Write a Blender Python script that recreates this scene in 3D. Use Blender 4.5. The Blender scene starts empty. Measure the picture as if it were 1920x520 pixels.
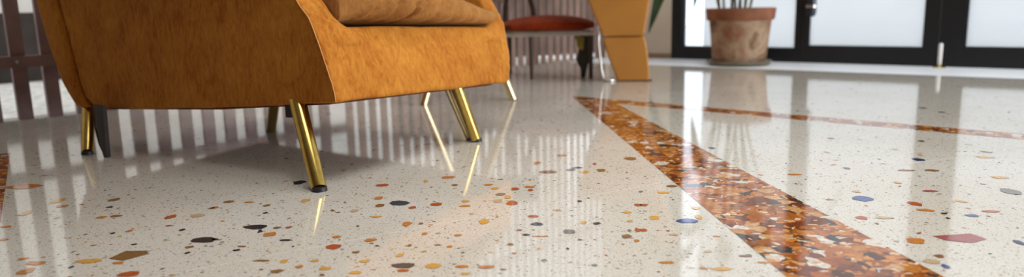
import bpy, bmesh, math, random
from mathutils import Vector, Matrix, noise
from mathutils.bvhtree import BVHTree

SC = bpy.context.scene
COL = SC.collection
rnd = random.Random(11)
PI = math.pi

# ------------------------------------------------------------------ camera
CAM_H = 0.37
FPX = 1350.0            # focal length in pixels of the 1920 px wide frame
_dy = FPX * FPX / 248.0
_dx = 0.023 * _dy
_D = Vector((_dx, _dy, FPX)).normalized()           # world down, in (right, down, forward)
_F = (Vector((0, 0, 1)) - _D * _D.z).normalized()
_R = _F.cross(-_D)
M = Matrix((_R, _F, -_D))                            # camera (right,down,fwd) -> world
right = M @ Vector((1, 0, 0)); up = M @ Vector((0, -1, 0)); back = M @ Vector((0, 0, -1))
cam_data = bpy.data.cameras.new('camera')
cam = bpy.data.objects.new('camera', cam_data)
COL.objects.link(cam)
mw = Matrix((right, up, back)).transposed().to_4x4()
mw.translation = Vector((0, 0, CAM_H))
cam.matrix_world = mw
cam_data.sensor_width = 36.0
cam_data.lens = FPX / 1920.0 * 36.0
cam_data.clip_start = 0.02
cam_data.dof.use_dof = True
cam_data.dof.focus_distance = 1.36
cam_data.dof.aperture_fstop = 2.6
SC.camera = cam

# ------------------------------------------------------------------ world and exposure
SC.view_settings.view_transform = 'Standard'
SC.view_settings.look = 'None'
SC.view_settings.gamma = 1.0
SC.view_settings.use_curve_mapping = False
SC.view_settings.exposure = 0.0
SC.cycles.max_bounces = 10
SC.cycles.diffuse_bounces = 5
SC.cycles.glossy_bounces = 5
SC.cycles.transmission_bounces = 6
SC.cycles.transparent_max_bounces = 12
SC.cycles.caustics_reflective = False
SC.cycles.caustics_refractive = False
SC.cycles.sample_clamp_indirect = 6.0
SC.cycles.use_denoising = True
world = bpy.data.worlds.new('overcast_sky')
SC.world = world
world.use_nodes = True
bg = world.node_tree.nodes['Background']
bg.inputs[0].default_value = (0.86, 0.93, 1.0, 1)
bg.inputs[1].default_value = 2.5

def area(name, loc, aim, sx, sy, power, color):
    l = bpy.data.lights.new(name, 'AREA'); l.shape = 'RECTANGLE'; l.size = sx; l.size_y = sy
    l.energy = power; l.color = color
    o = bpy.data.objects.new(name, l); COL.objects.link(o); o.location = loc
    o.rotation_euler = (Vector(aim) - Vector(loc)).to_track_quat('-Z', 'Y').to_euler()
    return o

# daylight coming in through the tall windows on the right, and added overhead fills, not ceiling lamps
area('daylight_right', (5.28, -.56, 1.25), (0, 2.0, .35), 2.5, 2.1, 235, (1, 1, 1))
fill = area('overhead_fill_light', (.35, 1.2, 2.66), (.35, 1.2, 0), 1.3, 1.3, 10, (1, .99, .97)); fill.data.spread = math.radians(75)
area('overhead_fill_light', (1.9, 3.2, 2.66), (1.9, 3.2, 0), 1.2, 1.2, 26, (.95, .98, 1))

# ------------------------------------------------------------------ materials
def mat(name):
    m = bpy.data.materials.new(name); m.use_nodes = True
    nt = m.node_tree; b = nt.nodes['Principled BSDF']
    return m, nt, b
def N(nt, kind, **kw):
    n = nt.nodes.new(kind)
    for k, v in kw.items(): setattr(n, k, v)
    return n
def coords(nt, scale=(1, 1, 1), rot=(0, 0, 0)):
    t = N(nt, 'ShaderNodeTexCoord'); mp = N(nt, 'ShaderNodeMapping')
    mp.inputs['Scale'].default_value = scale; mp.inputs['Rotation'].default_value = rot
    nt.links.new(t.outputs['Object'], mp.inputs[0]); return mp.outputs[0]
def ramp(nt, fac, stops, interp='LINEAR'):
    r = N(nt, 'ShaderNodeValToRGB'); cr = r.color_ramp; cr.interpolation = interp
    while len(cr.elements) > 1: cr.elements.remove(cr.elements[-1])
    cr.elements[0].position = stops[0][0]; cr.elements[0].color = (*stops[0][1], 1)
    for p, c in stops[1:]:
        e = cr.elements.new(p); e.color = (*c, 1)
    nt.links.new(fac, r.inputs[0]); return r.outputs[0]
def noise_tex(nt, vec, scale, detail=3, rough=.5, dist=0):
    n = N(nt, 'ShaderNodeTexNoise'); n.inputs['Scale'].default_value = scale
    n.inputs['Detail'].default_value = detail; n.inputs['Roughness'].default_value = rough
    n.inputs['Distortion'].default_value = dist
    nt.links.new(vec, n.inputs['Vector']); return n.outputs[0]
def voro(nt, vec, scale, out='Color', feature='F1'):
    n = N(nt, 'ShaderNodeTexVoronoi'); n.feature = feature; n.inputs['Scale'].default_value = scale
    nt.links.new(vec, n.inputs['Vector']); return n.outputs[out]
def mix(nt, a, b, fac, mode='MIX'):
    m = N(nt, 'ShaderNodeMix', data_type='RGBA', blend_type=mode)
    for s, v in ((m.inputs[0], fac), (m.inputs[6], a), (m.inputs[7], b)):
        if hasattr(v, 'is_linked'): nt.links.new(v, s)
        elif isinstance(v, (int, float)): s.default_value = v
        else: s.default_value = (*v, 1)
    return m.outputs[2]
def bump(nt, b, h, strength, dist=.01):
    n = N(nt, 'ShaderNodeBump'); n.inputs['Strength'].default_value = strength
    n.inputs['Distance'].default_value = dist
    nt.links.new(h, n.inputs['Height']); nt.links.new(n.outputs[0], b.inputs['Normal'])
def simple(name, color, rough=.5, metal=0., var=.0, vscale=20, bumpy=0., ior=1.5):
    m, nt, b = mat(name)
    b.inputs['Roughness'].default_value = rough; b.inputs['Metallic'].default_value = metal
    b.inputs['IOR'].default_value = ior
    v = coords(nt); n = noise_tex(nt, v, vscale, 4)
    c = ramp(nt, n, [(.3, tuple(x * (1 - var) for x in color)), (.7, tuple(min(1, x * (1 + var)) for x in color))])
    nt.links.new(c, b.inputs['Base Color'])
    if bumpy: bump(nt, b, n, bumpy)
    return m

FLOOR_ROUGH = .06
FLOOR_IOR = 1.43
def polished(b):
    b.inputs['Roughness'].default_value = FLOOR_ROUGH; b.inputs['IOR'].default_value = FLOOR_IOR

# cream terrazzo: fine speckle, small grains
m_terr, nt, b = mat('cream_terrazzo'); polished(b)
v = coords(nt)
dv = N(nt, 'ShaderNodeVectorMath', operation='MULTIPLY_ADD')
nz = N(nt, 'ShaderNodeTexNoise'); nz.inputs['Scale'].default_value = 60; nt.links.new(v, nz.inputs['Vector'])
nt.links.new(nz.outputs['Color'], dv.inputs[0]); dv.inputs[1].default_value = (.008, .008, 0); nt.links.new(v, dv.inputs[2])
vd = dv.outputs[0]
big = ramp(nt, noise_tex(nt, v, 3, 3), [(.3, (.64, .60, .52)), (.7, (.71, .68, .62))])
fine = ramp(nt, noise_tex(nt, v, 260, 3, .7), [(.25, (.62, .60, .56)), (.55, (1, 1, 1))])
base = mix(nt, big, fine, .75, 'MULTIPLY')
def grains(nt, base, vec, scale, thr, cols, seed=0):
    """small chips: only voronoi cells whose random value passes thr, shrunk to their centre"""
    vo = N(nt, 'ShaderNodeTexVoronoi'); vo.inputs['Scale'].default_value = scale
    mp = N(nt, 'ShaderNodeMapping'); mp.inputs['Location'].default_value = (seed * 3.7, seed * 1.3, 0)
    nt.links.new(vec, mp.inputs[0]); nt.links.new(mp.outputs[0], vo.inputs['Vector'])
    sep = N(nt, 'ShaderNodeSeparateColor'); nt.links.new(vo.outputs['Color'], sep.inputs[0])
    g = N(nt, 'ShaderNodeMath', operation='GREATER_THAN'); nt.links.new(sep.outputs[0], g.inputs[0]); g.inputs[1].default_value = 1 - thr
    s = N(nt, 'ShaderNodeMath', operation='MULTIPLY'); nt.links.new(sep.outputs[2], s.inputs[0]); s.inputs[1].default_value = .42
    l = N(nt, 'ShaderNodeMath', operation='LESS_THAN'); nt.links.new(vo.outputs['Distance'], l.inputs[0]); nt.links.new(s.outputs[0], l.inputs[1])
    f = N(nt, 'ShaderNodeMath', operation='MULTIPLY'); nt.links.new(g.outputs[0], f.inputs[0]); nt.links.new(l.outputs[0], f.inputs[1])
    c = ramp(nt, sep.outputs[1], cols, 'CONSTANT')
    return mix(nt, base, c, f.outputs[0])
GR = [(0, (.30, .24, .18)), (.3, (.42, .34, .25)), (.5, (.16, .14, .13)), (.62, (.36, .18, .08)), (.78, (.47, .32, .13)), (.9, (.07, .07, .08))]
base = grains(nt, base, vd, 420, .42, GR, 0)
base = grains(nt, base, vd, 230, .22, GR, 1)
base = grains(nt, base, vd, 120, .13, GR, 2)
nt.links.new(base, b.inputs['Base Color'])

# rust terrazzo of the inlay bands: packed chips
m_rust, nt, b = mat('rust_terrazzo'); polished(b); b.inputs['Roughness'].default_value = .07
v = coords(nt)
dv = N(nt, 'ShaderNodeVectorMath', operation='MULTIPLY_ADD')
nz = N(nt, 'ShaderNodeTexNoise'); nz.inputs['Scale'].default_value = 35; nz.inputs['Detail'].default_value = 3; nt.links.new(v, nz.inputs['Vector'])
nt.links.new(nz.outputs['Color'], dv.inputs[0]); dv.inputs[1].default_value = (.035, .035, 0); nt.links.new(v, dv.inputs[2])
vd = dv.outputs[0]
vo = N(nt, 'ShaderNodeTexVoronoi'); vo.inputs['Scale'].default_value = 40; nt.links.new(vd, vo.inputs['Vector'])
sep = N(nt, 'ShaderNodeSeparateColor'); nt.links.new(vo.outputs['Color'], sep.inputs[0])
c1 = ramp(nt, sep.outputs[0], [(0, (.34, .09, .012)), (.16, (.46, .15, .025)), (.32, (.20, .05, .012)), (.44, (.55, .22, .05)),
     (.58, (.42, .12, .016)), (.70, (.10, .035, .015)), (.78, (.62, .36, .15)), (.87, (.72, .66, .58)), (.935, (.05, .045, .05)), (.975, (.34, .12, .03))], 'CONSTANT')
mott = ramp(nt, noise_tex(nt, v, 90, 4, .6), [(.3, (.50, .45, .42)), (.65, (1.1, 1.1, 1.1))])
c2 = mix(nt, c1, mott, .8, 'MULTIPLY')
vo2 = N(nt, 'ShaderNodeTexVoronoi'); vo2.inputs['Scale'].default_value = 130; nt.links.new(vd, vo2.inputs['Vector'])
sep2 = N(nt, 'ShaderNodeSeparateColor'); nt.links.new(vo2.outputs['Color'], sep2.inputs[0])
g = N(nt, 'ShaderNodeMath', operation='GREATER_THAN'); nt.links.new(sep2.outputs[0], g.inputs[0]); g.inputs[1].default_value = .83
c3 = ramp(nt, sep2.outputs[1], [(0, (.66, .52, .38)), (.22, (.16, .06, .02)), (.5, (.60, .26, .06)), (.9, (.06, .05, .05))], 'CONSTANT')
nt.links.new(mix(nt, c2, c3, g.outputs[0]), b.inputs['Base Color'])

m_pale = simple('pale_marble', (.88, .92, .98), .5, var=.05, vscale=4)
m_joint = simple('joint_grout', (.80, .76, .70), .2, var=.03)
CHIPC = dict(o=(.52, .20, .045), r=(.42, .10, .03), y=(.62, .34, .08), b=(.26, .13, .055), B=(.22, .12, .045), t=(.50, .37, .22), k=(.035, .03, .035),
             s=(.055, .065, .08), g=(.20, .19, .16), u=(.07, .10, .26), n=(.03, .04, .11), m=(.34, .10, .09), p=(.16, .14, .22), w=(.75, .72, .68))
chip_mats = {}
for k_, c_ in CHIPC.items():
    mm = simple('stone_chip_' + {'o':'orange','r':'red','y':'yellow','b':'brown','B':'umber','t':'tan','k':'black','s':'slate','g':'grey','u':'blue','n':'navy','m':'mauve','p':'violet','w':'white'}[k_], c_, FLOOR_ROUGH, var=.16, vscale=120, ior=FLOOR_IOR)
    chip_mats[k_] = mm

def velvet(name, c0, c1, sheen=.5, seed=0.):
    m, nt, b = mat(name)
    v = coords(nt)
    n1 = noise_tex(nt, v, 5, 4, .6, .9)
    vs = coords(nt, (1, 1, .35), (.3, .5, 0)); n2 = noise_tex(nt, vs, 95, 5, .7, .8)
    n3 = noise_tex(nt, v, 900, 2)
    mx = N(nt, 'ShaderNodeMath', operation='MULTIPLY_ADD'); nt.links.new(n2, mx.inputs[0]); mx.inputs[1].default_value = .55
    ad = N(nt, 'ShaderNodeMath', operation='MULTIPLY'); nt.links.new(n1, ad.inputs[0]); ad.inputs[1].default_value = .45
    nt.links.new(ad.outputs[0], mx.inputs[2])
    c = ramp(nt, mx.outputs[0], [(.36, c0), (.62, c1)])
    nt.links.new(c, b.inputs['Base Color'])
    b.inputs['Roughness'].default_value = .85
    b.inputs['Specular IOR Level'].default_value = .15
    b.inputs['Sheen Weight'].default_value = sheen; b.inputs['Sheen Roughness'].default_value = .42
    b.inputs['Sheen Tint'].default_value = (1., .62, .25, 1)
    h = N(nt, 'ShaderNodeMath', operation='ADD'); nt.links.new(n2, h.inputs[0]); nt.links.new(n3, h.inputs[1])
    bump(nt, b, h.outputs[0], .25, .004)
    return m
m_velvet = velvet('ochre_velvet', (.31, .080, .005), (.575, .238, .034), .20)
m_velvet_cushion = velvet('tan_velvet_dimmed', (.24, .098, .024), (.44, .20, .058), .35)  # tan cushion velvet, colour darkened to stand for its weaker light
m_piping = simple('piping_cord', (.62, .30, .09), .7, var=.1)
m_brass = simple('brushed_brass', (.62, .44, .12), .20, 1., var=.12, vscale=60)
m_pale_brass = simple('pale_brass', (.80, .68, .42), .30, 1., var=.06)
m_black = simple('black_rubber', (.012, .012, .014), .5, var=.2)
m_darkmetal = simple('dark_metal', (.03, .028, .03), .35, .6, var=.2)
m_slat_b = simple('brown_slat_wood', (.33, .215, .175), .45, var=.2, vscale=14)
m_slat = simple('stained_slat_wood', (.24, .155, .155), .45, var=.22, vscale=14)
m_frame = simple('black_frame_paint', (.004, .0045, .006), .45, var=.1)
m_wall = simple('cream_plaster', (.72, .62, .48), .85, var=.04, vscale=5, bumpy=.05)
m_ceiling = simple('pale_ceiling', (.42, .41, .39), .9, var=.02)
m_steel = simple('brushed_steel', (.62, .60, .58), .28, 1., var=.08)
m_white = simple('white_lacquer', (.80, .79, .76), .35, var=.02)
m_chrome = simple('chrome_metal', (.85, .85, .86), .08, 1., var=.02)

# ------------------------------------------------------------------ mesh helpers
def obj(name, bm, m, parent=None, smooth=False, angle=None):
    me = bpy.data.meshes.new(name); bm.normal_update(); bm.to_mesh(me); bm.free()
    for x in (m if isinstance(m, (list, tuple)) else [m]): me.materials.append(x)
    if smooth:
        for p in me.polygons: p.use_smooth = True
        if angle: me.set_sharp_from_angle(angle=math.radians(angle))
    o = bpy.data.objects.new(name, me); COL.objects.link(o)
    if parent: o.parent = parent
    return o
def thing(name, label, cat, loc=(0, 0, 0), rotz=0, group=None):
    o = bpy.data.objects.new(name, None); COL.objects.link(o); o.empty_display_size = .1
    o.location = loc; o.rotation_euler = (0, 0, rotz); o['label'] = label; o['category'] = cat
    if group: o['group'] = group
    return o
def struct(o): o['kind'] = 'structure'; return o
def box(bm, c, s, rz=0, mi=0, bev=0):
    r = bmesh.ops.create_cube(bm, size=1.0, matrix=Matrix.Translation(c) @ Matrix.Rotation(rz, 4, 'Z') @ Matrix.Diagonal((*s, 1)))
    vs = set(r['verts']); fs = [f for f in bm.faces if all(q in vs for q in f.verts)]
    for f in fs: f.material_index = mi
    if bev:
        es = list({e for f in fs for e in f.edges})
        bmesh.ops.bevel(bm, geom=es, offset=bev, segments=2, affect='EDGES', profile=.5)
def wallbox(bm, A, d, n, s0, s1, z0, z1, t0, t1):
    """box along direction d from point A: s range along it, t range along its normal n"""
    vs = []
    for z in (z0, z1):
        for s, t in ((s0, t0), (s1, t0), (s1, t1), (s0, t1)):
            p = A + d * s + n * t; vs.append(bm.verts.new((p.x, p.y, z)))
    F = [(3, 2, 1, 0), (4, 5, 6, 7), (0, 1, 5, 4), (1, 2, 6, 5), (2, 3, 7, 6), (3, 0, 4, 7)]
    fs = [bm.faces.new([vs[i] for i in f]) for f in F]
    bmesh.ops.recalc_face_normals(bm, faces=fs)
def tube(bm, pts, radii, seg=20, cap=True):
    pts = [Vector(p) for p in pts]; rings = []
    if not isinstance(radii, (list, tuple)): radii = [radii] * len(pts)
    t0 = (pts[1] - pts[0]).normalized()
    ref = Vector((0, 0, 1)) if abs(t0.z) < .9 else Vector((1, 0, 0))
    x = t0.cross(ref).normalized()
    for i, p in enumerate(pts):
        a = pts[max(i - 1, 0)]; c = pts[min(i + 1, len(pts) - 1)]; t = (c - a).normalized()
        x = (x - t * x.dot(t)).normalized(); y = t.cross(x)
        rings.append([bm.verts.new(p + (x * math.cos(2 * PI * k / seg) + y * math.sin(2 * PI * k / seg)) * radii[i]) for k in range(seg)])
    for a, c in zip(rings, rings[1:]):
        for k in range(seg): bm.faces.new((a[k], a[(k + 1) % seg], c[(k + 1) % seg], c[k]))
    if cap: bm.faces.new(rings[0][::-1]); bm.faces.new(rings[-1])
def lathe(bm, prof, seg=48, c=(0, 0)):
    rings = [[bm.verts.new((c[0] + r * math.cos(2 * PI * k / seg), c[1] + r * math.sin(2 * PI * k / seg), z)) for k in range(seg)] for r, z in prof]
    for a, d in zip(rings, rings[1:]):
        for k in range(seg): bm.faces.new((a[k], a[(k + 1) % seg], d[(k + 1) % seg], d[k]))
    bm.faces.new(rings[0][::-1]); bm.faces.new(rings[-1])
def prism(bm, poly, b0, b1, fn=None):
    """poly in (a,z), extruded along b; fn maps (a,b,z) to a point"""
    fn = fn or (lambda a, b, z: (a, b, z))
    lo = [bm.verts.new(fn(a, b0, z)) for a, z in poly]; hi = [bm.verts.new(fn(a, b1, z)) for a, z in poly]
    n = len(poly); fs = [bm.faces.new(lo), bm.faces.new(hi[::-1])]
    for i in range(n): fs.append(bm.faces.new((lo[i], hi[i], hi[(i + 1) % n], lo[(i + 1) % n])))
    bmesh.ops.recalc_face_normals(bm, faces=fs)
def baked(o, mods):
    """apply modifiers by evaluating, replace the mesh"""
    for kind, kw in mods:
        md = o.modifiers.new(kind.lower(), kind)
        for k, v in kw.items(): setattr(md, k, v)
    bpy.context.view_layer.update()
    dg = bpy.context.evaluated_depsgraph_get()
    me = bpy.data.meshes.new_from_object(o.evaluated_get(dg), depsgraph=dg)
    o.modifiers.clear(); old = o.data; mats = [x for x in old.materials]
    o.data = me; me.name = o.name
    if not me.materials:
        for x in mats: me.materials.append(x)
    for p in me.polygons: p.use_smooth = True
    return o

# ------------------------------------------------------------------ the room
U = Vector((.700, .714)); V = Vector((.772, -.636))      # along the slatted side, along the glazed side
C0 = Vector((.706, 5.167))                                # the corner where they meet
NU = Vector((-.714, .700)); NV = Vector((.636, .772))     # outward normals
D0 = C0 + V * .486                                        # glazing starts here
LU, LV, HC = 7.2, 7.4, 2.7
E = C0 - U * LU; G = C0 + V * LV; Hh = E + V * LV

bm = bmesh.new()
def fpoly(pts, z, mi):
    f = bm.faces.new([bm.verts.new((x, y, z)) for x, y in pts])
    f.material_index = mi
    if f.normal.z == 0: f.normal_update()
    if f.normal.z < 0: f.normal_flip()
P4 = [E - U*.1 + NU*.1, C0 + NU * .1 + NV*.1, G + NV*.1 + V*.1, Hh + V*.1 - U*.1]
fpoly([(p.x, p.y) for p in P4], 0, 0)
keys = list(CHIPC); FM = [m_terr, m_rust, m_pale, m_joint] + [chip_mats[k] for k in keys]
z1, z2, z3 = .0002, .0004, .0006
# diagonal rust band, border rust band, band at the left
def xl(y): return .253 + (2.906 - y) * .0582
def xr(y): return .466 + (1.989 - y) * .0995
fpoly([(xl(2.93), 2.93), (xr(2.80), 2.82), (xr(-1), -1), (xl(-1), -1)], z2, 1)
bd = (Vector((1.405, 1.941)) - Vector((.353, 2.923))).normalized()
s_a = Vector((.256, 2.955)); s_b = Vector((.285, 2.800)); far = 3.6
fpoly([tuple(s_a), tuple(s_a + bd * far), tuple(s_b + bd * far), tuple(s_b)], z1, 1)
lb = (Vector((-.939, 1.27)) - Vector((-1.332, 1.871))).normalized(); lo = Vector((-1.332, 1.871)); ln = Vector((lb.y, -lb.x))
if ln.x > 0: ln = -ln
fpoly([tuple(lo - lb * .12), tuple(lo + lb * 2.6), tuple(lo + lb * 2.6 + ln * .22), tuple(lo - lb * .12 + ln * .22)], z2, 1)
# pale stone band along the glazing
pb = [C0 - NV * .0, C0 - NV * .50 , C0 - NV * .54 + V * LV, C0 + V * LV]
fpoly([tuple(p) for p in pb], z1, 2)
# joints
def joint(a, c, w=.0012):
    a = Vector(a); c = Vector(c); d = (c - a).normalized(); n = Vector((-d.y, d.x)) * w
    fpoly([tuple(a + n), tuple(c + n), tuple(c - n), tuple(a - n)], z1, 3)
JD = Vector((.592, .346)).normalized()
ja = Vector((-.437, 1.027)); joint(ja - JD * 1.2, (.352, 1.488))
jr = Vector((.857, 1.569)); JR = Vector((.396, .156)).normalized(); joint(jr - JR * .33, jr + JR * 3)
jl = Vector((-1.25, 1.75)); joint(jl, jl + Vector((.93, .36)) * 1.55)

# chips
def chip(x, y, rx, ry, rot, k, z=z3, rr=None):
    rr = rr or rnd; n = rr.randint(5, 9); ang = sorted((i + rr.uniform(-.32, .32)) * 2 * PI / n for i in range(n)); pts = []
    for a in ang:
        r = rr.uniform(.78, 1.12)
        px = math.cos(a) * rx * r; py = math.sin(a) * ry * r
        pts.append((x + px * math.cos(rot) - py * math.sin(rot), y + px * math.sin(rot) + py * math.cos(rot)))
    fpoly(pts, z, 4 + keys.index(k))
def in_band(x, y, pad=.01):
    if xl(y) - pad < x < xr(y) + pad and y < 2.95: return True
    q = Vector((x, y)) - s_a; t = q.dot(bd); n = q.dot(Vector((bd.y, -bd.x)))
    if -.05 < t < far and -pad < n < .16 + pad: return True
    q = Vector((x, y)) - lo; 
    if q.dot(ln) > -pad and q.dot(lb) > -.2: return True
    q = Vector((x, y)) - C0
    return q.dot(NV) > -.56 or q.dot(NU) > -.03
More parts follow.
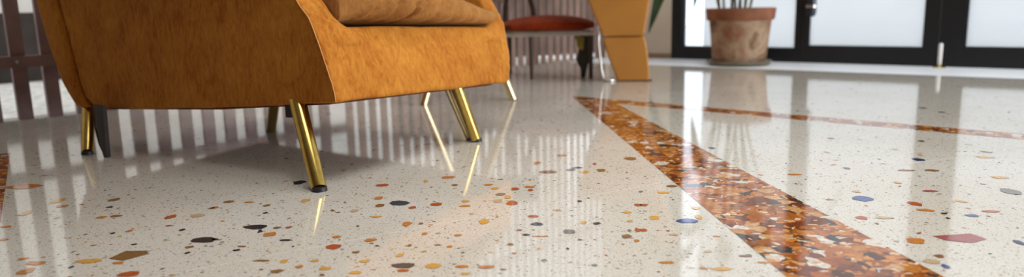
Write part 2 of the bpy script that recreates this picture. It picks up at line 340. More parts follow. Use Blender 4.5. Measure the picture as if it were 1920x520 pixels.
CHIPS = [(-1.087,1.561,0.0445,0.0247,-0.09,'o'),(-0.929,1.427,0.0144,0.0203,-0.09,'y'),(-0.895,1.384,0.0140,0.0120,-0.08,'o'),(-0.936,1.339,0.0120,0.0207,-0.08,'y'),(-0.814,1.425,0.0115,0.0147,-0.09,'b'),
(-0.792,1.368,0.0066,0.0068,-0.08,'k'),(-0.769,1.297,0.0104,0.0103,-0.08,'o'),(-0.744,1.302,0.0115,0.0083,-0.08,'b'),(-0.635,1.290,0.0103,0.0157,-0.08,'r'),(-0.613,1.232,0.0069,0.0054,-0.08,'r'),
(-0.582,1.343,0.0053,0.0083,-0.08,'b'),(-0.577,1.205,0.0058,0.0069,-0.08,'k'),(-0.516,1.145,0.0228,0.0170,-0.07,'k'),(-0.523,1.111,0.0089,0.0073,-0.07,'b'),(-0.514,1.082,0.0052,0.0056,-0.07,'k'),
(-0.601,1.076,0.0320,0.0271,-0.07,'B'),(-0.602,1.043,0.0105,0.0068,-0.07,'o'),(-0.561,0.994,0.0168,0.0123,-0.06,'r'),(-0.652,1.055,0.0213,0.0099,-0.07,'y'),(-0.722,1.017,0.0116,0.0177,-0.06,'o'),
(-0.733,1.051,0.0192,0.0116,-0.07,'o'),(-0.914,1.249,0.0122,0.0061,-0.08,'o'),(-0.865,1.173,0.0086,0.0072,-0.07,'o'),(-0.692,1.195,0.0048,0.0053,-0.07,'k'),(-0.669,1.206,0.0058,0.0071,-0.07,'o'),
(-0.689,1.131,0.0059,0.0048,-0.07,'o'),(-0.623,1.131,0.0055,0.0047,-0.07,'k'),(-0.665,1.029,0.0037,0.0054,-0.06,'k'),(-0.765,1.072,0.0087,0.0076,-0.07,'o'),(-0.586,1.293,0.0155,0.0136,-0.08,'t'),
(-0.469,1.537,0.0169,0.0208,-0.10,'k'),(-0.413,1.383,0.0109,0.0148,-0.09,'y'),(-0.566,1.388,0.0110,0.0088,-0.09,'b'),(-0.522,1.380,0.0098,0.0065,-0.09,'o'),(-0.479,1.353,0.0075,0.0082,-0.08,'b'),
(-0.464,1.301,0.0051,0.0057,-0.08,'k'),(-0.576,1.346,0.0075,0.0104,-0.08,'o'),(-0.451,1.214,0.0241,0.0151,-0.08,'k'),(-0.435,1.185,0.0056,0.0080,-0.07,'k'),(-0.412,1.169,0.0130,0.0140,-0.07,'o'),
(-0.412,1.205,0.0076,0.0066,-0.08,'b'),(-0.392,1.206,0.0067,0.0066,-0.08,'r'),(-0.376,1.135,0.0108,0.0059,-0.07,'k'),(-0.496,1.147,0.0064,0.0062,-0.07,'k'),(-0.439,1.090,0.0069,0.0055,-0.07,'k'),
(-0.438,1.108,0.0079,0.0043,-0.07,'b'),(-0.279,1.495,0.0140,0.0144,-0.09,'r'),(-0.268,1.390,0.0098,0.0146,-0.09,'o'),(-0.256,1.334,0.0094,0.0116,-0.08,'b'),(-0.220,1.347,0.0220,0.0196,-0.09,'s'),
(-0.191,1.314,0.0072,0.0112,-0.08,'r'),(-0.297,1.301,0.0082,0.0111,-0.08,'t'),(-0.248,1.259,0.0098,0.0069,-0.08,'y'),(-0.187,1.209,0.0094,0.0159,-0.08,'o'),(-0.162,1.210,0.0047,0.0064,-0.08,'r'),
(-0.295,1.146,0.0090,0.0073,-0.07,'o'),(-0.288,1.095,0.0138,0.0135,-0.07,'r'),(-0.235,1.125,0.0115,0.0112,-0.07,'o'),(-0.149,1.152,0.0063,0.0073,-0.07,'o'),(-0.246,1.067,0.0067,0.0076,-0.07,'b'),
(-0.175,1.047,0.0062,0.0085,-0.07,'y'),(-0.163,1.003,0.0205,0.0123,-0.06,'s'),(-0.160,0.983,0.0101,0.0065,-0.06,'r'),(-0.228,0.979,0.0124,0.0065,-0.06,'y'),(-0.278,0.999,0.0103,0.0091,-0.06,'y'),
(-0.347,1.033,0.0074,0.0098,-0.07,'y'),(-0.384,1.038,0.0149,0.0050,-0.07,'b'),(-0.317,1.008,0.0072,0.0058,-0.06,'o'),(-0.301,1.032,0.0070,0.0061,-0.07,'y'),(-0.344,0.991,0.0110,0.0102,-0.06,'b'),
(-0.274,0.972,0.0058,0.0065,-0.06,'b'),(-0.225,1.025,0.0089,0.0059,-0.07,'y'),(-0.166,1.094,0.0039,0.0066,-0.07,'b'),(-0.144,1.555,0.0168,0.0154,-0.10,'o'),(-0.123,1.481,0.0080,0.0093,-0.09,'b'),
(-0.051,1.478,0.0113,0.0093,-0.09,'o'),(-0.038,1.445,0.0100,0.0089,-0.09,'y'),(0.004,1.437,0.0099,0.0132,-0.09,'r'),(0.034,1.452,0.0133,0.0090,-0.09,'o'),(0.035,1.426,0.0065,0.0108,-0.09,'r'),
(-0.026,1.397,0.0107,0.0125,-0.09,'g'),(-0.011,1.375,0.0079,0.0141,-0.09,'y'),(-0.030,1.346,0.0114,0.0174,-0.09,'t'),(-0.003,1.332,0.0123,0.0171,-0.09,'r'),(-0.093,1.351,0.0104,0.0098,-0.09,'y'),
(-0.147,1.333,0.0134,0.0115,-0.08,'r'),(-0.093,1.317,0.0122,0.0093,-0.08,'o'),(-0.052,1.214,0.0103,0.0175,-0.08,'y'),(0.078,1.585,0.0253,0.0159,-0.10,'b'),(0.200,1.588,0.0108,0.0187,-0.10,'b'),
(0.161,1.576,0.0107,0.0158,-0.10,'y'),(0.132,1.601,0.0133,0.0108,-0.10,'p'),(0.150,1.621,0.0147,0.0111,-0.10,'k'),(0.059,1.682,0.0141,0.0178,-0.11,'o'),(0.124,1.763,0.0133,0.0130,-0.11,'o'),
(0.287,1.706,0.0166,0.0216,-0.11,'b'),(0.193,1.656,0.0050,0.0116,-0.11,'r'),(0.127,1.332,0.0051,0.0076,-0.09,'k'),(0.035,1.240,0.0114,0.0083,-0.08,'r'),(0.041,1.191,0.0119,0.0108,-0.08,'s'),
(0.020,1.134,0.0066,0.0056,-0.07,'k'),(0.044,1.124,0.0165,0.0028,-0.07,'o'),(0.009,1.161,0.0045,0.0058,-0.08,'r'),(0.092,1.146,0.0115,0.0129,-0.07,'g'),(0.142,1.187,0.0082,0.0077,-0.08,'k'),
(0.120,1.195,0.0060,0.0109,-0.08,'y'),(0.204,1.250,0.0095,0.0068,-0.08,'y'),(0.199,1.195,0.0055,0.0063,-0.08,'y'),(0.181,1.114,0.0094,0.0110,-0.07,'b'),(0.191,1.144,0.0035,0.0072,-0.07,'g'),
(0.205,1.146,0.0053,0.0101,-0.08,'r'),(0.194,1.092,0.0054,0.0066,-0.07,'o'),(0.232,1.297,0.0069,0.0092,-0.08,'r'),(-0.093,1.140,0.0089,0.0057,-0.07,'o'),(-0.006,1.088,0.0059,0.0065,-0.07,'b'),
(-0.001,1.045,0.0049,0.0048,-0.07,'o'),(-0.102,1.084,0.0055,0.0064,-0.07,'o'),(0.082,1.061,0.0033,0.0050,-0.07,'k'),(-0.118,0.998,0.0125,0.0133,-0.06,'y'),(-0.078,0.993,0.0109,0.0055,-0.06,'o'),
(-0.042,0.989,0.0124,0.0065,-0.06,'o'),(-0.070,0.965,0.0083,0.0052,-0.06,'y'),(-0.017,0.978,0.0054,0.0032,-0.06,'b'),(0.043,1.012,0.0055,0.0056,-0.07,'g'),(0.115,0.987,0.0046,0.0054,-0.06,'g'),
(0.105,1.103,0.0059,0.0040,-0.07,'b'),(0.325,1.430,0.0129,0.0089,-0.09,'b'),(0.297,1.381,0.0146,0.0083,-0.09,'y'),(0.243,1.296,0.0079,0.0092,-0.08,'r'),(0.215,1.145,0.0070,0.0101,-0.08,'r'),
(0.332,1.267,0.0096,0.0107,-0.08,'y'),(0.323,1.210,0.0064,0.0147,-0.08,'y'),(0.297,1.190,0.0190,0.0142,-0.08,'u'),(0.258,1.117,0.0085,0.0084,-0.07,'t'),(0.220,0.991,0.0130,0.0056,-0.07,'o'),
(0.290,0.961,0.0148,0.0085,-0.06,'y'),(0.265,0.965,0.0059,0.0053,-0.06,'o'),(0.341,1.010,0.0108,0.0047,-0.07,'b'),(0.355,0.982,0.0097,0.0045,-0.07,'o'),(0.655,1.305,0.0193,0.0203,-0.09,'u'),
(0.729,1.262,0.0121,0.0157,-0.08,'r'),(0.724,1.221,0.0162,0.0111,-0.08,'o'),(0.596,1.185,0.0106,0.0118,-0.08,'r'),(0.632,1.183,0.0158,0.0085,-0.08,'t'),(0.807,1.347,0.0148,0.0089,-0.09,'m'),
(0.745,1.199,0.0062,0.0054,-0.08,'k'),(0.735,1.171,0.0043,0.0052,-0.08,'k'),(0.783,1.183,0.0122,0.0108,-0.08,'u'),(0.830,1.205,0.0159,0.0075,-0.08,'r'),(0.696,1.071,0.0438,0.0296,-0.07,'m'),
(0.619,1.059,0.0150,0.0169,-0.07,'o'),(0.614,0.992,0.0082,0.0101,-0.07,'b'),(0.590,0.971,0.0117,0.0109,-0.07,'t'),(0.599,0.951,0.0057,0.0094,-0.06,'u'),(0.765,1.041,0.0069,0.0145,-0.07,'n'),
(0.951,1.330,0.0164,0.0252,-0.09,'g'),(1.003,1.442,0.0187,0.0133,-0.10,'y'),(0.854,1.521,0.0232,0.0083,-0.10,'b'),(0.907,1.516,0.0153,0.0112,-0.10,'b'),(0.938,1.622,0.0152,0.0190,-0.11,'n'),
(0.781,1.418,0.0083,0.0097,-0.10,'y'),(0.740,1.554,0.0079,0.0112,-0.10,'b'),(0.667,1.355,0.0090,0.0087,-0.09,'y'),(0.592,1.303,0.0087,0.0060,-0.09,'o'),(1.099,1.634,0.0233,0.0134,-0.11,'y'),
(0.604,1.151,0.0034,0.0048,-0.08,'b'),(1.067,1.840,0.0092,0.0121,-0.12,'k'),(0.858,1.905,0.0103,0.0124,-0.13,'b'),(1.390,2.407,0.0134,0.0204,-0.16,'p'),(1.394,2.307,0.0128,0.0190,-0.16,'p'),
(0.513,1.813,0.0094,0.0142,-0.12,'s'),(0.486,1.275,0.0143,0.0056,-0.08,'b'),(0.606,1.506,0.0166,0.0077,-0.10,'o')]
for c in CHIPS: chip(*c)
r2 = random.Random(5); placed = [(c[0], c[1], max(c[2], c[3])) for c in CHIPS]; cnt = 0
for _ in range(9000):
    x = r2.uniform(-2.4, 3.2); y = r2.uniform(.55, 4.6)
    near = y < 2.2
    s = math.exp(r2.gauss(-5.45, .42))
    if in_band(x, y, s): continue
    if any((x - a) ** 2 + (y - c) ** 2 < (q + s + .006) ** 2 for a, c, q in placed): continue
    placed.append((x, y, s)); cnt += 1
    k = r2.choices('oryybbttkksgupBw', [6, 3, 6, 3, 4, 4, 6, 4, 2, 1, 1, 2, .3, .4, 2, 3])[0]
    chip(x, y, s * r2.uniform(.9, 1.5), s * r2.uniform(.5, .9), r2.uniform(0, PI), k, z=.0005, rr=r2)
    if cnt > 1500: break
floor = struct(obj('floor', bm, FM))

bm = bmesh.new()
wallbox(bm, E, U, NU, -.1, LU + .1, HC, HC + .15, -LV*0 , .1)
bm.clear()
for z in (HC, HC + .15):
    bm.faces.new([bm.verts.new((p.x, p.y, z)) for p in P4])
bmesh.ops.recalc_face_normals(bm, faces=bm.faces[:])
struct(obj('ceiling', bm, m_ceiling))

# plastered part of the glazed side, and the wall above the glazing
HD = 2.25
bm = bmesh.new()
wallbox(bm, C0, V, NV, -.05, .486, 0, HC, 0, .14)
wallbox(bm, C0, V, NV, .486, LV, HD, HC, 0, .14)
wallbox(bm, C0, V, NV, .486 + 4.9, LV, 0, HD, 0, .14)
struct(obj('wall_back', bm, m_wall))
bm = bmesh.new()
wallbox(bm, C0, V, NV, 0, .486, 0, .032, -.012, 0)
struct(obj('baseboard_back', bm, simple('oak_baseboard', (.30, .20, .12), .5, var=.1)))
# header over the slatted side
bm = bmesh.new()
wallbox(bm, E, U, NU, -.05, LU, 2.35, HC, .0, .14)
wallbox(bm, E, U, NU, -.05, 2.9, 0, 2.35, .0, .14)  # unseen solid stretch, added to keep light off the armchair's side
struct(obj('wall_left', bm, m_wall))
# wall behind the camera side, unseen, made dark to cut bounce light
bm = bmesh.new()
wallbox(bm, E, V, -NV, 0, LV, 0, HC, 0, .14)
struct(obj('wall_front', bm, simple('dark_brown_low_bounce', (.16, .10, .07), .6, var=.2)))
bm = bmesh.new()
wallbox(bm, Hh, U, -NU, 0, LU, 2.35, HC, 0, .14)
wallbox(bm, Hh, U, -NU, 0, 4.6, 0, 2.35, 0, .14)  # unseen, kept solid this far so less sky reaches the armchair's side
wallbox(bm, Hh, U, -NU, LU - .5, LU, 0, 2.35, 0, .14)
struct(obj('wall_right', bm, m_wall))

# --- glass
def glass_mat(name, frost):
    m = bpy.data.materials.new(name); m.use_nodes = True; nt = m.node_tree; nt.nodes.clear()
    out = N(nt, 'ShaderNodeOutputMaterial'); tr = N(nt, 'ShaderNodeBsdfTransparent'); gl = N(nt, 'ShaderNodeBsdfGlossy')
    gl.inputs['Roughness'].default_value = .03 if not frost else .25
    fr = N(nt, 'ShaderNodeFresnel'); fr.inputs[0].default_value = 1.45
    mx = N(nt, 'ShaderNodeMixShader')
    nt.links.new(fr.outputs[0], mx.inputs[0]); nt.links.new(gl.outputs[0], mx.inputs[2])
    if frost:
        tr.inputs[0].default_value = (.9, .9, .9, 1)
        tl = N(nt, 'ShaderNodeBsdfTranslucent'); m2 = N(nt, 'ShaderNodeMixShader'); m2.inputs[0].default_value = .75
        nn = noise_tex(nt, coords(nt), 2.5, 2)
        nt.links.new(ramp(nt, nn, [(.3, (.88, .88, .88)), (.7, (.93, .93, .93))]), tl.inputs[0])
        nt.links.new(tr.outputs[0], m2.inputs[1]); nt.links.new(tl.outputs[0], m2.inputs[2]); nt.links.new(m2.outputs[0], mx.inputs[1])
    else:
        tr.inputs[0].default_value = (.96, .98, 1, 1); nt.links.new(tr.outputs[0], mx.inputs[1])
    nt.links.new(mx.outputs[0], out.inputs[0]); return m
m_frost = glass_mat('frosted_glass', True); m_clear = glass_mat('clear_glass', False)

# --- glazed units: (name, s0, s1, left stile, right stile, bottom rail)
def unit(name, A, d, n, s0, s1, ls, rs, br, top=HD, tr=.09, clear=0., pane_m=None, z0=0.):
    bm = bmesh.new()
    for a, c, e, f in ((s0, s0 + ls, z0, top), (s1 - rs, s1, z0, top), (s0 + ls, s1 - rs, z0, z0 + br), (s0 + ls, s1 - rs, top - tr, top)):
        wallbox(bm, A, d, n, a, c, e, f, .0, .06)
    # glazing beads set back from the stiles
    for a, c, e, f in ((s0 + ls, s0 + ls + .008, z0 + br, top - tr), (s1 - rs - .008, s1 - rs, z0 + br, top - tr), (s0 + ls + .008, s1 - rs - .008, z0 + br, z0 + br + .006)):
        wallbox(bm, A, d, n, a, c, e, f, .018, .045)
    fr = struct(obj(name, bm, m_frame))
    if clear:
        bm = bmesh.new(); wallbox(bm, A, d, n, s0 + ls, s0 + ls + clear, z0 + br, top - tr, .029, .033); obj('pane', bm, m_clear, fr)
    bm = bmesh.new(); wallbox(bm, A, d, n, s0 + ls + clear, s1 - rs, z0 + br, top - tr, .027, .035); obj('pane', bm, pane_m or m_frost, fr)
    return fr
Z = C0 + V * .486
unit('window_1', Z, V, NV, 0, .845, .076, .035, .080, clear=.14)
d1 = unit('door_1', Z, V, NV, .847, 1.562, .033, .070, .096)
d2 = unit('door_2', Z, V, NV, 1.566, 2.55, .112, .09, .102)
unit('window_2', Z, V, NV, 2.56, 3.72, .08, .08, .10)
unit('window_3', Z, V, NV, 3.73, 4.9, .08, .08, .10)
unit('window_4', Hh, U, -NU, 4.6, LU - .5, .05, .08, .10, top=2.35, pane_m=m_clear)

# hinge line, gasket and pull handle of the first door
def along(s, t=0, z=0): p = Z + V * s - NV * t; return (p.x, p.y, z)
m_handle = simple('gunmetal_handle', (.05, .06, .075), .3, .7, var=.1)
bm = bmesh.new()
tube(bm, [along(.914, .045, z) for z in (.272, .277, .288, .302, .324)], [.010, .018, .024, .026, .0265])
tube(bm, [along(.914, .045, z) for z in (.324, .60, 1.15)], [.024, .024, .024])
hd = obj('pull_handle', bm, m_handle, d1, True, 40)
bm = bmesh.new()
tube(bm, [along(.914, .045, z) for z in (.322, .324, .338, .340)], [.026, .0285, .0285, .026])
tube(bm, [along(.914, .045, .331), along(.87, 0.0, .331)], .010)
tube(bm, [along(.914, .045, 1.05), along(.87, 0.0, 1.05)], .010)
obj('handle_collar', bm, m_steel, hd, True, 40)

# ground outside
bm = bmesh.new()
Q0 = C0 + NV * .1
wallbox(bm, C0 - V * 3, V, NV, 0, 14, -.06, -.02, .0 + .1, 9)
struct(obj('ground_terrace', bm, simple('pale_terrace', (.80, .80, .80), .8, var=.03)))
bm = bmesh.new()
wallbox(bm, E - U * 2, U, NU, 0, LU + 1.9, -.06, -.02, .15, 9)
struct(obj('ground_court', bm, simple('grey_gravel', (.50, .47, .42), .85, var=.35, vscale=30, bumpy=.3)))
bm = bmesh.new()
wallbox(bm, Hh - U * 2, U, -NU, 0, LU + 4, -.06, -.02, .15, 6)
wallbox(bm, E - V*2, V, -NV, 0, LV + 4, -.06, -.02, .15, 6)
struct(obj('ground_garden', bm, simple('pale_paving', (.6, .58, .54), .8, var=.05)))
bm = bmesh.new()
wallbox(bm, E - U * 2, U, NU, 0, 6.45, -.02, .40, 2.1, 2.35)
_a = E + U * 6.2 + NU * 1.15; _b = C0 + U * 1.2 + NU * .30; _d = (_b - _a).normalized(); _n = Vector((-_d.y, _d.x))
wallbox(bm, _a, _d, _n, 0, (_b - _a).length, -.02, .58, 0, .2)
struct(obj('wall_garden', bm, simple('dark_timber_wall', (.035, .026, .02), .8, var=.4, vscale=6)))

bm = bmesh.new()
wallbox(bm, E - U * 2, U, NU, 0, LU + 4.6, -.02, 2.4, 2.6, 2.8)  # added wall behind the slats, hides the sky from floor reflections
struct(obj('wall_sky_block', bm, simple('grey_sky_block', (.72, .69, .64), .85, var=.15, vscale=5)))

# ------------------------------------------------------------------ slatted screens
A0 = C0 - U * 3.63          # foot of the screen as seen at the picture's left edge
def screen(label, s0, s1, per, w, rail_z, depth=.028, off=0., ms=None):
    mid = A0 + U * s0
    t = thing('slatted_screen', label, 'screen', (mid.x, mid.y, 0))
    inv = Vector((mid.x, mid.y))
    o0 = Vector((0, 0))
    bm = bmesh.new(); k = 0
    while True:
        c = off + k * per
        if c + w / 2 > s1 - s0: break
        if c - w / 2 >= 0: wallbox(bm, o0, U, NU, c - w / 2, c + w / 2, 0, 2.35, .0, depth)
        k += 1
    obj('slat_panel', bm, ms or m_slat, t)
    for a, b_ in rail_z:
        bm = bmesh.new(); wallbox(bm, o0, U, NU, 0, s1 - s0, a, b_, -.022, .0)
        rl = obj('rail', bm, ms or m_slat, t)
    return t, o0
t, o0 = screen('dark plum slatted wooden screen with a crossrail, behind the left end of the ochre armchair', -.665, 1.42, .0955, .046, [(.192, .234), (1.2, 1.24), (2.2, 2.25)], off=.665 + .074 - 7 * .0955)
for s in (.062, .255, .83):
    bm = bmesh.new(); p = U * (.665 + s) - NU * .022
    tube(bm, [(p.x, p.y, .213), (p.x + NU.x * -.004, p.y - NU.y * .004, .213)], [.006, .004], 12)
    obj('bolt_head', bm, m_steel, t, True)
screen('reddish brown slatted wooden screen of narrow slats behind the rust seat chair', 1.425, 3.60, .0705, .036, [(1.2, 1.24), (2.2, 2.25)], depth=.015, off=.03, ms=m_slat_b)

# ------------------------------------------------------------------ ochre velvet armchair
O = Vector((-.368, 1.515)); TH = math.radians(-31)
arm = thing('armchair', 'large ochre velvet armchair with splayed brass legs standing in front of the slatted screen', 'armchair', (O.x, O.y, 0), TH)
WB = .71
def wf(a, b, z):
    k = min(max(z - .16, 0), .42)
    b2 = b * (1 + .56 * k) if b > .3 else b * (1 + .56 * k * max(0, b) / .3)
    if b > WB * .9 and z < .205: b2 -= 14 * (.205 - z) ** 2
    return (a, b2, z - .028 * b / WB)
front = [(0, .177), (-.011, .221), (-.022, .255), (-.037, .295), (-.061, .351), (-.093, .389), (-.135, .435), (-.18, .475), (-.24, .515), (-.32, .535)]
sidep = front + [(-.60, .56), (-.90, .60), (-1.02, .60), (-1.055, .52), (-1.033, .416), (-.994, .269), (-.980, .185), (-.962, .145), (-.925, .122), (-.88, .118), (-.70, .126), (-.41, .144), (-.19, .161)]
bm = bmesh.new(); prism(bm, sidep, 0, .08, wf); o_main = obj('body', bm, m_velvet, arm)
bm = bmesh.new(); prism(bm, sidep, WB - .062, WB, wf); o2 = obj('tmp', bm, m_velvet)
rail = [(0, .177), (-.011, .221), (-.022, .255), (-.037, .295), (-.057, .338), (-.13, .338), (-.14, .30), (-.14, .17)]
bm = bmesh.new(); prism(bm, rail, .04, WB - .04, wf); o3 = obj('tmp', bm, m_velvet)
bm = bmesh.new(); prism(bm, [(-.10, .30), (-.98, .26), (-.96, .13), (-.12, .18)], .03, WB - .03, wf); o4 = obj('tmp', bm, m_velvet)
def wedge(bi, bo, z0_, z1_):       # the curve where an arm runs down into the front rail
    bm = bmesh.new(); vs = []
    for k_ in range(6):
        s_ = k_ / 5; b_ = bi + (bo - bi) * s_; z_ = z0_ + (z1_ - z0_) * s_ ** 1.7
        vs.append([(b_, z0_ - .03), (b_, z_)])
    rows = []
    for (b_, zl), (_, zt) in vs:
        rows.append([bm.verts.new(wf(-.05 - .55 * (z - .335) + q, b_, z)) for z, q in ((zl, -.002), (zt, -.002), (zt, -.09), (zl, -.09))])
    for r0, r1 in zip(rows, rows[1:]):
        for k_ in range(4): bm.faces.new((r0[k_], r0[(k_ + 1) % 4], r1[(k_ + 1) % 4], r1[k_]))
    bm.faces.new(rows[0][::-1]); bm.faces.new(rows[-1]); bmesh.ops.recalc_face_normals(bm, faces=bm.faces[:])
    return obj('tmp', bm, m_velvet)
w1 = wedge(WB - .115, WB - .04, .330, .40); w2 = wedge(.125, .05, .330, .385)
tb = bmesh.new()
for o in (w1, w2, o_main, o2, o3, o4): tb.from_mesh(o.data)
tb.to_mesh(o_main.data); tb.free()
for o in (o2, o3, o4, w1, w2): bpy.data.objects.remove(o)
o_main.data.materials.clear(); o_main.data.materials.append(m_velvet)
baked(o_main, [('REMESH', dict(mode='VOXEL', voxel_size=.0052)), ('SMOOTH', dict(factor=.5, iterations=6))])
_vs = [(v.co.copy(), v.normal.copy()) for v in o_main.data.vertices]; _co = []      # soft upholstered unevenness
for c, nr in _vs:
    d = noise.noise(Vector((c.x * 9, c.y * 9, c.z * 9))) * .0028 + noise.noise(Vector((c.x * 28, c.y * 28, c.z * 20))) * .0008
    _co.extend(c + nr * d)
o_main.data.vertices.foreach_set('co', _co); o_main.data.update()
# back shell
outer = [(-1.0, .118), (-1.053, .177), (-1.10, .283), (-1.14, .419), (-1.175, .56), (-1.20, .72), (-1.20, .80), (-1.15, .83), (-1.06, .80), (-1.0, .66), (-1.034, .50), (-1.041, .42), (-1.003, .27), (-.990, .185), (-.972, .142), (-.94, .117)]
bm = bmesh.new(); prism(bm, outer, -.012, WB + .012, wf); bk = obj('backrest', bm, m_velvet, arm)
baked(bk, [('REMESH', dict(mode='VOXEL', voxel_size=.0075)), ('SMOOTH', dict(factor=.5, iterations=8))])
# piping that follows the front edges
def snap_pipe(name, src, pts, r, parent, m=m_piping, push=.0004):
    me = src.data; bvh = BVHTree.FromPolygons([v.co for v in me.vertices], [p.vertices for p in me.polygons])
    out = []
    for i in range(len(pts) - 1):
        for k in range(8):
            q = Vector(pts[i]).lerp(Vector(pts[i + 1]), k / 8)
            loc, nor, _, _ = bvh.find_nearest(q); out.append(loc + nor * push)
    sm = [out[0]] + [(out[i - 1] + out[i] * 2 + out[i + 1]) / 4 for i in range(1, len(out) - 1)] + [out[-1]]
    bm = bmesh.new(); tube(bm, sm, r, 8); return obj(name, bm, m, parent, True)
snap_pipe('piping', o_main, [wf(a, -.01, z) for a, z in front[:-1]], .0014, arm)
snap_pipe('piping', o_main, [wf(a, WB + .01, z) for a, z in front[:-1]], .0014, arm)
# underside lining with its small sagging edge
bm = bmesh.new(); prism(bm, [(-.03, .178), (-.93, .122), (-.93, .112), (-.41, .139), (-.04, .170)], .02, WB - .03, wf)
obj('underside_lining', bm, simple('lining_cloth', (.13, .035, .012), .9, var=.2), arm)
# seat cushion
cb = bmesh.new(); nb, nl = 260, 120; rings = []
b0, b1 = .088, WB - .034
def fold(b, z, la):
    """creases of the front boxing, running down and to the near arm"""
    d = 0
    for c0, sl, w, amp in ((.135, .55, .010, .006), (.185, .62, .010, .010), (.235, .70, .012, .011), (.275, .70, .009, .007), (.335, .5, .016, .006), (.41, .35, .02, .004), (.47, .2, .02, .003), (.53, .1, .02, .003)):
        x = b - (c0 + sl * (z - .34)); d += amp * math.exp(-(x / w) ** 2) - amp * .7 * math.exp(-((x - w * 1.8) / w) ** 2)
    return d * la * 3
for i in range(nb + 1):
    t = i / nb; b = b0 + (b1 - b0) * t
    e = abs(2 * t - 1); hz = .5 * (.046 + .12 * min(1 - t, .72) ** 1.05) * (1 - .45 * max(0, 1 - t / .10) ** 2); ry = 1 - .025 * e ** 10; zb_ = .338 + .034 * max(0, (t - .93) / .07) ** 1.5; zt_ = .338 + 2 * hz; hz = (max(zt_, zb_ + .012) - zb_) / 2; zc = zb_ + hz
    ring = []
    for k in range(nl):
        a = 2 * PI * k / nl; n_ = 4.5
        ca, sa = math.cos(a), math.sin(a)
        xa = math.copysign(abs(ca) ** (2 / n_), ca) * .40 * ry; zz = math.copysign(abs(sa) ** (2 / n_), sa)
        z = zc + hz * zz + (.05 * (1 - (xa / .40) ** 2) * (1 - e ** 2) if zz > .5 else 0)
        aa = -.052 - .40 + xa
        if ca > 0: aa += .018 * (1 - zz * zz) * (1 - e ** 4) + fold(b, z, 1 if abs(zz) < .98 else .3) * max(0, ca) ** .3
        aa -= .12 * (z - .34)
        ring.append(cb.verts.new(wf(aa, b, z)))
    rings.append(ring)
for r0, r1 in zip(rings, rings[1:]):
    for k in range(nl): cb.faces.new((r0[k], r0[(k + 1) % nl], r1[(k + 1) % nl], r1[k]))
cb.faces.new(rings[0][::-1]); cb.faces.new(rings[-1])
bmesh.ops.recalc_face_normals(cb, faces=cb.faces[:])
kpipe = round(nl * 45 / 360)
pp = [Vector(r[kpipe - 1].co) + Vector((.002, 0, .001)) for r in rings]
cush = obj('seat_cushion', cb, m_velvet_cushion, arm, True)
bm = bmesh.new(); tube(bm, pp, .0035, 8); obj('piping', bm, m_velvet_cushion, cush, True)
# legs
def leg(foot, top, r0, r1, m=m_brass, cap=True, parent=arm, nm='leg', seg=32):
    f = Vector(foot); t_ = Vector(top); d = (t_ - f).normalized()
    fz = f.copy()
    bm = bmesh.new(); tube(bm, [fz + d * .006, fz + d * .009, t_], [r0 * .94, r0, r1], seg)
    o = obj(nm, bm, m, parent, True, 40)
    if cap:
        bm = bmesh.new(); bmesh.ops.create_cone(bm, cap_ends=True, segments=24, radius1=r0 * 1.03, radius2=r0 * .96, depth=.009, matrix=Matrix.Translation((f.x, f.y, .0045)))
        obj('foot_cap', bm, m_black, o, True, 40)
    return o
l1 = leg((-.003, -.065, 0), (-.157, .029, .193), .0160, .0195)
bm = bmesh.new(); box(bm, (-.158, .012, .152), (.020, .012, .034), .2, bev=.002); obj('bracket', bm, m_black, l1)
leg((-.886, -.055, 0), (-.996, .027, .136), .0150, .0175)
leg((-.010, .539, 0), (-.055, .498, .185), .0150, .0175)
leg((-.702, .414, 0), (-.560, .325, .150), .0145, .0165)
leg((-.042, .548, 0), (-.085, .495, .175), .0075, .0085, m=m_pale_brass, nm='leg_streak_rod')  # added rod standing for the pale lit streak along the leg
# dark bent strap beside the rear leg
bm = bmesh.new()
prism(bm, [(-.784, 0), (-.800, 0), (-.812, .04), (-.818, .09), (-.818, .14), (-.775, .14), (-.780, .06)], -.060, -.050)
tube(bm, [(-.800, -.055, .003), (-.822, -.054, .035), (-.838, -.05, .075), (-.842, -.045, .135)], .0035, 10)
obj('strap_support', bm, m_darkmetal, arm)

# ------------------------------------------------------------------ door stop
ds = thing('door_stop', 'short white door stop post on a brass foot in front of the black door frames', 'door stop', along(1.585, .06))
bm = bmesh.new(); lathe(bm, [(.008, .012), (.0095, .014), (.0105, .05), (.0105, .118), (.0095, .126), (.005, .129)], 24); obj('post', bm, m_white, ds, True, 50)
bm = bmesh.new(); lathe(bm, [(.030, 0), (.031, .003), (.026, .008), (.014, .012), (.012, .014)], 28); obj('foot', bm, m_brass, ds, True, 50)

# ------------------------------------------------------------------ potted plant
pc = Vector((1.356, 4.28))
pot = thing('potted_plant', 'leafy green plant in a weathered terracotta pot on an olive saucer, before the glazed frames', 'plant', (pc.x, pc.y, 0))
m_terra, nt, b = mat('weathered_terracotta')
v = coords(nt); n1 = noise_tex(nt, v, 6, 5, .6, .4)
c = ramp(nt, n1, [(.34, (.28, .10, .05)), (.43, (.30, .18, .11)), (.53, (.42, .29, .19)), (.62, (.16, .085, .04))])
nt.links.new(c, b.inputs['Base Color']); b.inputs['Roughness'].default_value = .85; bump(nt, b, n1, .2)
m_rim = simple('bare_terracotta', (.25, .095, .045), .8, var=.35, vscale=8)
bm = bmesh.new(); lathe(bm, [(.150, .022), (.153, .03), (.158, .08), (.167, .18), (.177, .268), (.165, .268)], 64); obj('pot_body', bm, m_terra, pot, True, 50)
bm = bmesh.new()
prof = [(.172, .262), (.188, .262), (.192, .268), (.198, .322), (.196, .330), (.182, .331), (.176, .322), (.172, .30)]
rings = [[bm.verts.new((r * math.cos(2 * PI * k / 64), r * math.sin(2 * PI * k / 64), z)) for k in range(64)] for r, z in prof]
for a, d in zip(rings, rings[1:] + rings[:1]):
    for k in range(64): bm.faces.new((a[k], a[(k + 1) % 64], d[(k + 1) % 64], d[k]))
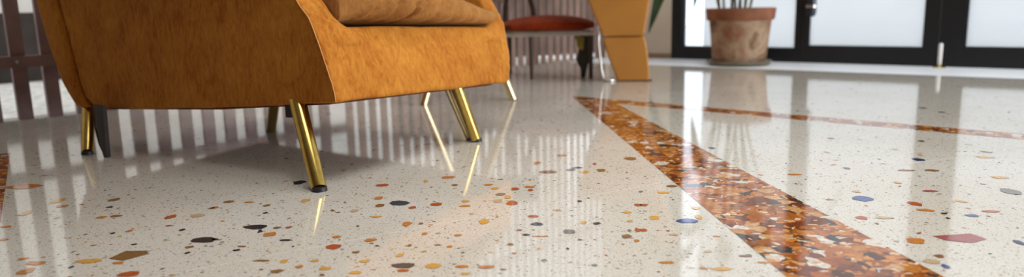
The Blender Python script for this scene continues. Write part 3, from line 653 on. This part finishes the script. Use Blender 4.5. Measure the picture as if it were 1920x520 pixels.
bmesh.ops.recalc_face_normals(bm, faces=bm.faces[:])
obj('rim', bm, m_rim, pot, True, 50)
bm = bmesh.new(); lathe(bm, [(.12, .296), (.173, .300)], 48); obj('soil', bm, simple('potting_soil', (.05, .032, .02), .95, var=.4, vscale=60, bumpy=.6), pot)
bm = bmesh.new(); lathe(bm, [(.150, .0), (.166, .002), (.186, .020), (.188, .026), (.182, .027), (.164, .012), (.10, .012)], 64)
obj('saucer', bm, simple('olive_saucer', (.17, .15, .10), .6, var=.2), pot, True, 50)

m_leaf = simple('dark_green_leaf', (.028, .062, .022), .35, var=.35, vscale=9)
m_stem = simple('leaf_stem', (.20, .22, .13), .6, var=.3, vscale=20)
def leaf(base, dirx, diry, h, reach, droop, w, ll=.45, tw=20):
    """one stem that rises and arches, ending in a long folded leaf"""
    d = Vector((dirx, diry)).normalized(); side = Vector((-d.y, d.x)); pts = []
    for i in range(25):
        t = i / 24
        out = reach * (t ** 1.5); z = h * math.sin(min(1, t * 1.0) * PI * (.5 + droop * .5 * t)) 
        pts.append(Vector((base[0] + d.x * out, base[1] + d.y * out, z)))
    k0 = int(24 * (1 - ll))
    bm = bmesh.new(); tube(bm, pts[:k0 + 2], [.0085 - .0035 * i / (k0 + 2) for i in range(k0 + 2)], 8)
    st = obj('stem', bm, m_stem, pot, True); st.location.z = .295
    bm = bmesh.new(); rows = []
    lp = pts[k0:]
    for i, p in enumerate(lp):
        t = i / (len(lp) - 1); ww = w * max(.02, math.sin(PI * min(1, t * .93 + .06)) ** .8)
        tg = (lp[min(i + 1, len(lp) - 1)] - lp[max(i - 1, 0)]).normalized(); s3 = Vector((side.x, side.y, 0)); nn = tg.cross(s3); s3 = s3 * math.cos(math.radians(tw)) + nn * math.sin(math.radians(tw)); nn = tg.cross(s3)
        if nn.z < 0: nn = -nn
        wave = .006 * math.sin(t * 14)
        row = [bm.verts.new(p + s3 * (ww * q) + nn * (-abs(q) * ww * .3 + wave * q + th)) for th in (0, -.0016) for q in (-1, -.5, 0, .5, 1)]
        rows.append(row)
    for a, c in zip(rows, rows[1:]):
        for j in range(4):
            bm.faces.new((a[j], a[j + 1], c[j + 1], c[j])); bm.faces.new((a[5 + j + 1], a[5 + j], c[5 + j], c[5 + j + 1]))
        bm.faces.new((a[0], c[0], c[5], a[5])); bm.faces.new((c[4], a[4], a[9], c[9]))
    bm.faces.new([rows[0][j] for j in (4, 3, 2, 1, 0, 5, 6, 7, 8, 9)]); bm.faces.new([rows[-1][j] for j in (0, 1, 2, 3, 4, 9, 8, 7, 6, 5)])
    bmesh.ops.recalc_face_normals(bm, faces=bm.faces[:])
    lf = obj('leaf', bm, m_leaf, pot, True); lf.location.z = .295
VX, VY = V.x, V.y
leaf((-.10, .07), -VX, -VY,   .42, .475, 1.17, .050, .5, 62)     # arches left and hangs beside the cream wall
leaf((-.10, .08), -VX, -VY, .38, .165, .94, .035, .5, 60)
for bx, dx, dy, h, re, dr, w in ((-.105, -.6, -.2, .75, .35, .5, .05), (-.05, -.3, -.8, .85, .38, .45, .05), (-.01, .1, .7, 1.0, .25, .3, .05), (.0, .2, -.9, .8, .42, .5, .055),
                                 (.03, .7, -.2, .9, .45, .55, .05), (.05, .9, -.5, .70, .55, .6, .05), (.0, -.6, .5, .8, .5, .5, .05), (-.03, -.9, .1, .95, .5, .4, .05), (.02, .5, .6, .75, .5, .5, .05)):
    leaf((bx * VX, bx * VY + rnd.uniform(-.03, .03)), dx, dy, h, re, dr, w)

# ------------------------------------------------------------------ tan leather chair with upholstered side frame
def pxp(dx, z, t=0.):     # local: x across the picture, y away from the camera
    return (dx, t, z)
TC = Vector((.560, 3.49)); TR = -math.atan2(.56, 3.49)
tan = thing('lounge_chair', 'tan leather lounge chair with a waisted side frame, in front of the cream wall', 'chair', (TC.x, TC.y, 0), TR)
m_tan = simple('tan_leather', (.50, .215, .04), .42, var=.10, vscale=7)
m_tan_d = simple('tan_leather_edge', (.46, .215, .06), .45, var=.10, vscale=7)
def slab(poly, t0, t1, name, parent, vs=.006, it=4, m=None):
    bm = bmesh.new(); prism(bm, poly, t0, t1); o = obj(name, bm, m or m_tan, parent)
    return baked(o, [('REMESH', dict(mode='VOXEL', voxel_size=vs)), ('SMOOTH', dict(factor=.5, iterations=it))])
LOW = [(-.040, .003), (.113, .003), (.106, .11), (.092, .200), (.083, .213), (-.100, .213), (-.112, .205), (-.090, .13)]
UPP = [(-.112, .218), (.084, .218), (.088, .24), (.115, .42), (.150, .55), (.145, .585), (-.24, .60), (-.25, .57), (-.195, .42)]
slab(LOW, -.02, .09, 'side_frame_foot', tan); slab(UPP, -.02, .09, 'side_frame', tan)
slab(LOW, .62, .73, 'side_frame_foot', tan); slab(UPP, .62, .73, 'side_frame', tan)
slab([(-.20, .40), (.10, .40), (.13, .52), (-.22, .52)], .09, .62, 'seat', tan, .01)
slab([(.06, .46), (.15, .46), (.26, .85), (.17, .87)], .05, .66, 'backrest', tan, .01)
bm = bmesh.new()
tube(bm, [(-.128, -.012, .30), (-.132, -.012, .19), (-.118, -.012, .06), (-.108, -.012, .012), (-.098, -.012, .006), (-.05, -.012, .006)], .006, 12)
obj('chrome_frame', bm, m_steel, tan, True)
bm = bmesh.new(); lathe(bm, [(.012, 0), (.012, .008)], 16, (.112, 0)); obj('foot_pad', bm, m_black, tan)

# ------------------------------------------------------------------ dark wooden chair with a rust seat
WC = Vector((.20, 3.86))
wch = thing('dining_chair', 'low dark wooden chair with a rust red seat, between the ochre and tan chairs', 'chair', (WC.x, WC.y, 0), -.03)
m_rustc = velvet('rust_fabric', (.10, .010, .003), (.34, .040, .004), .06)
m_dwood = simple('dark_walnut', (.055, .028, .018), .4, var=.3, vscale=12)
m_owood = simple('olive_black_wood', (.035, .033, .02), .5, var=.4, vscale=12)
def sz(a): return a
cb = bmesh.new(); rings = []
for i in range(25):                                     # domed seat pad
    t = i / 24; e = abs(2 * t - 1); y = -.22 + .44 * t; ry = (1 - .25 * e ** 5); ring = []
    for k in range(40):
        a = 2 * PI * k / 40; ca, sa = math.cos(a), math.sin(a)
        x = math.copysign(abs(ca) ** .6, ca) * .245 * ry; zz = math.copysign(abs(sa) ** .7, sa)
        dome = .030 * (1 - (x / .26) ** 2) * (1 - e ** 2) if zz > 0 else 0
        ring.append(cb.verts.new((x, y, .266 + zz * .026 * (1 - .4 * e ** 6) + dome)))
    rings.append(ring)
for r0, r1 in zip(rings, rings[1:]):
    for k in range(40): cb.faces.new((r0[k], r0[(k + 1) % 40], r1[(k + 1) % 40], r1[k]))
cb.faces.new(rings[0][::-1]); cb.faces.new(rings[-1]); bmesh.ops.recalc_face_normals(cb, faces=cb.faces[:])
obj('seat', cb, m_rustc, wch, True)
bm = bmesh.new()
for c, s in (((0, -.20, .228), (.46, .02, .020)), ((0, .20, .228), (.46, .02, .020)), ((-.22, 0, .228), (.02, .38, .020)), ((.22, 0, .228), (.02, .38, .020))): box(bm, c, s, 0, bev=.003)
obj('seat_frame', bm, m_steel, wch)
for x, y, m in ((-.085, -.185, m_dwood), (.215, -.185, m_dwood), (-.205, .10, m_dwood)):
    bm = bmesh.new(); tube(bm, [(x, y, 0), (x, y, .222)], [.010, .014], 12); obj('leg', bm, m, wch, True, 40)
bm = bmesh.new(); prism(bm, [(.170, 0), (.190, 0), (.205, .07), (.225, .12), (.222, .222), (.135, .222), (.160, .15), (.145, .085), (.165, .05)], -.14, -.115)
obj('leg', bm, m_owood, wch)
bm = bmesh.new(); prism(bm, [(.150, .155), (.178, .14), (.185, .205), (.145, .215)], -.146, -.141); obj('tag', bm, simple('yellow_cloth', (.42, .33, .05), .8, var=.2), wch)
bm = bmesh.new()
tube(bm, [(-.055, .17, .23), (-.075, .19, .36), (-.13, .22, .55), (-.16, .25, .75)], [.016, .015, .014, .012], 12)
tube(bm, [(-.235, .17, .23), (-.225, .19, .36), (-.20, .22, .55), (-.18, .25, .75)], [.016, .015, .014, .012], 12)
box(bm, (-.17, .24, .68), (.20, .02, .16), 0, bev=.006)
obj('backrest', bm, m_dwood, wch, True, 40)

# ------------------------------------------------------------------ small table behind the armchair
tb_ = thing('side_table', 'small side table behind the armchair, one pale brass leg showing past it', 'table', (-.19, 2.93, 0))
bm = bmesh.new(); lathe(bm, [(.155, .385), (.165, .387), (.165, .398), (.155, .40)], 40); obj('tabletop', bm, m_dwood, tb_, True, 40)
for i, ang in enumerate((-17, 103, 223)):
    a = math.radians(ang); c, s = math.cos(a), math.sin(a)
    bm = bmesh.new(); tube(bm, [(c * .208, s * .208, 0), (c * .05, s * .05, .386)], [.016, .026], 20); obj('leg', bm, m_pale_brass, tb_, True, 40)
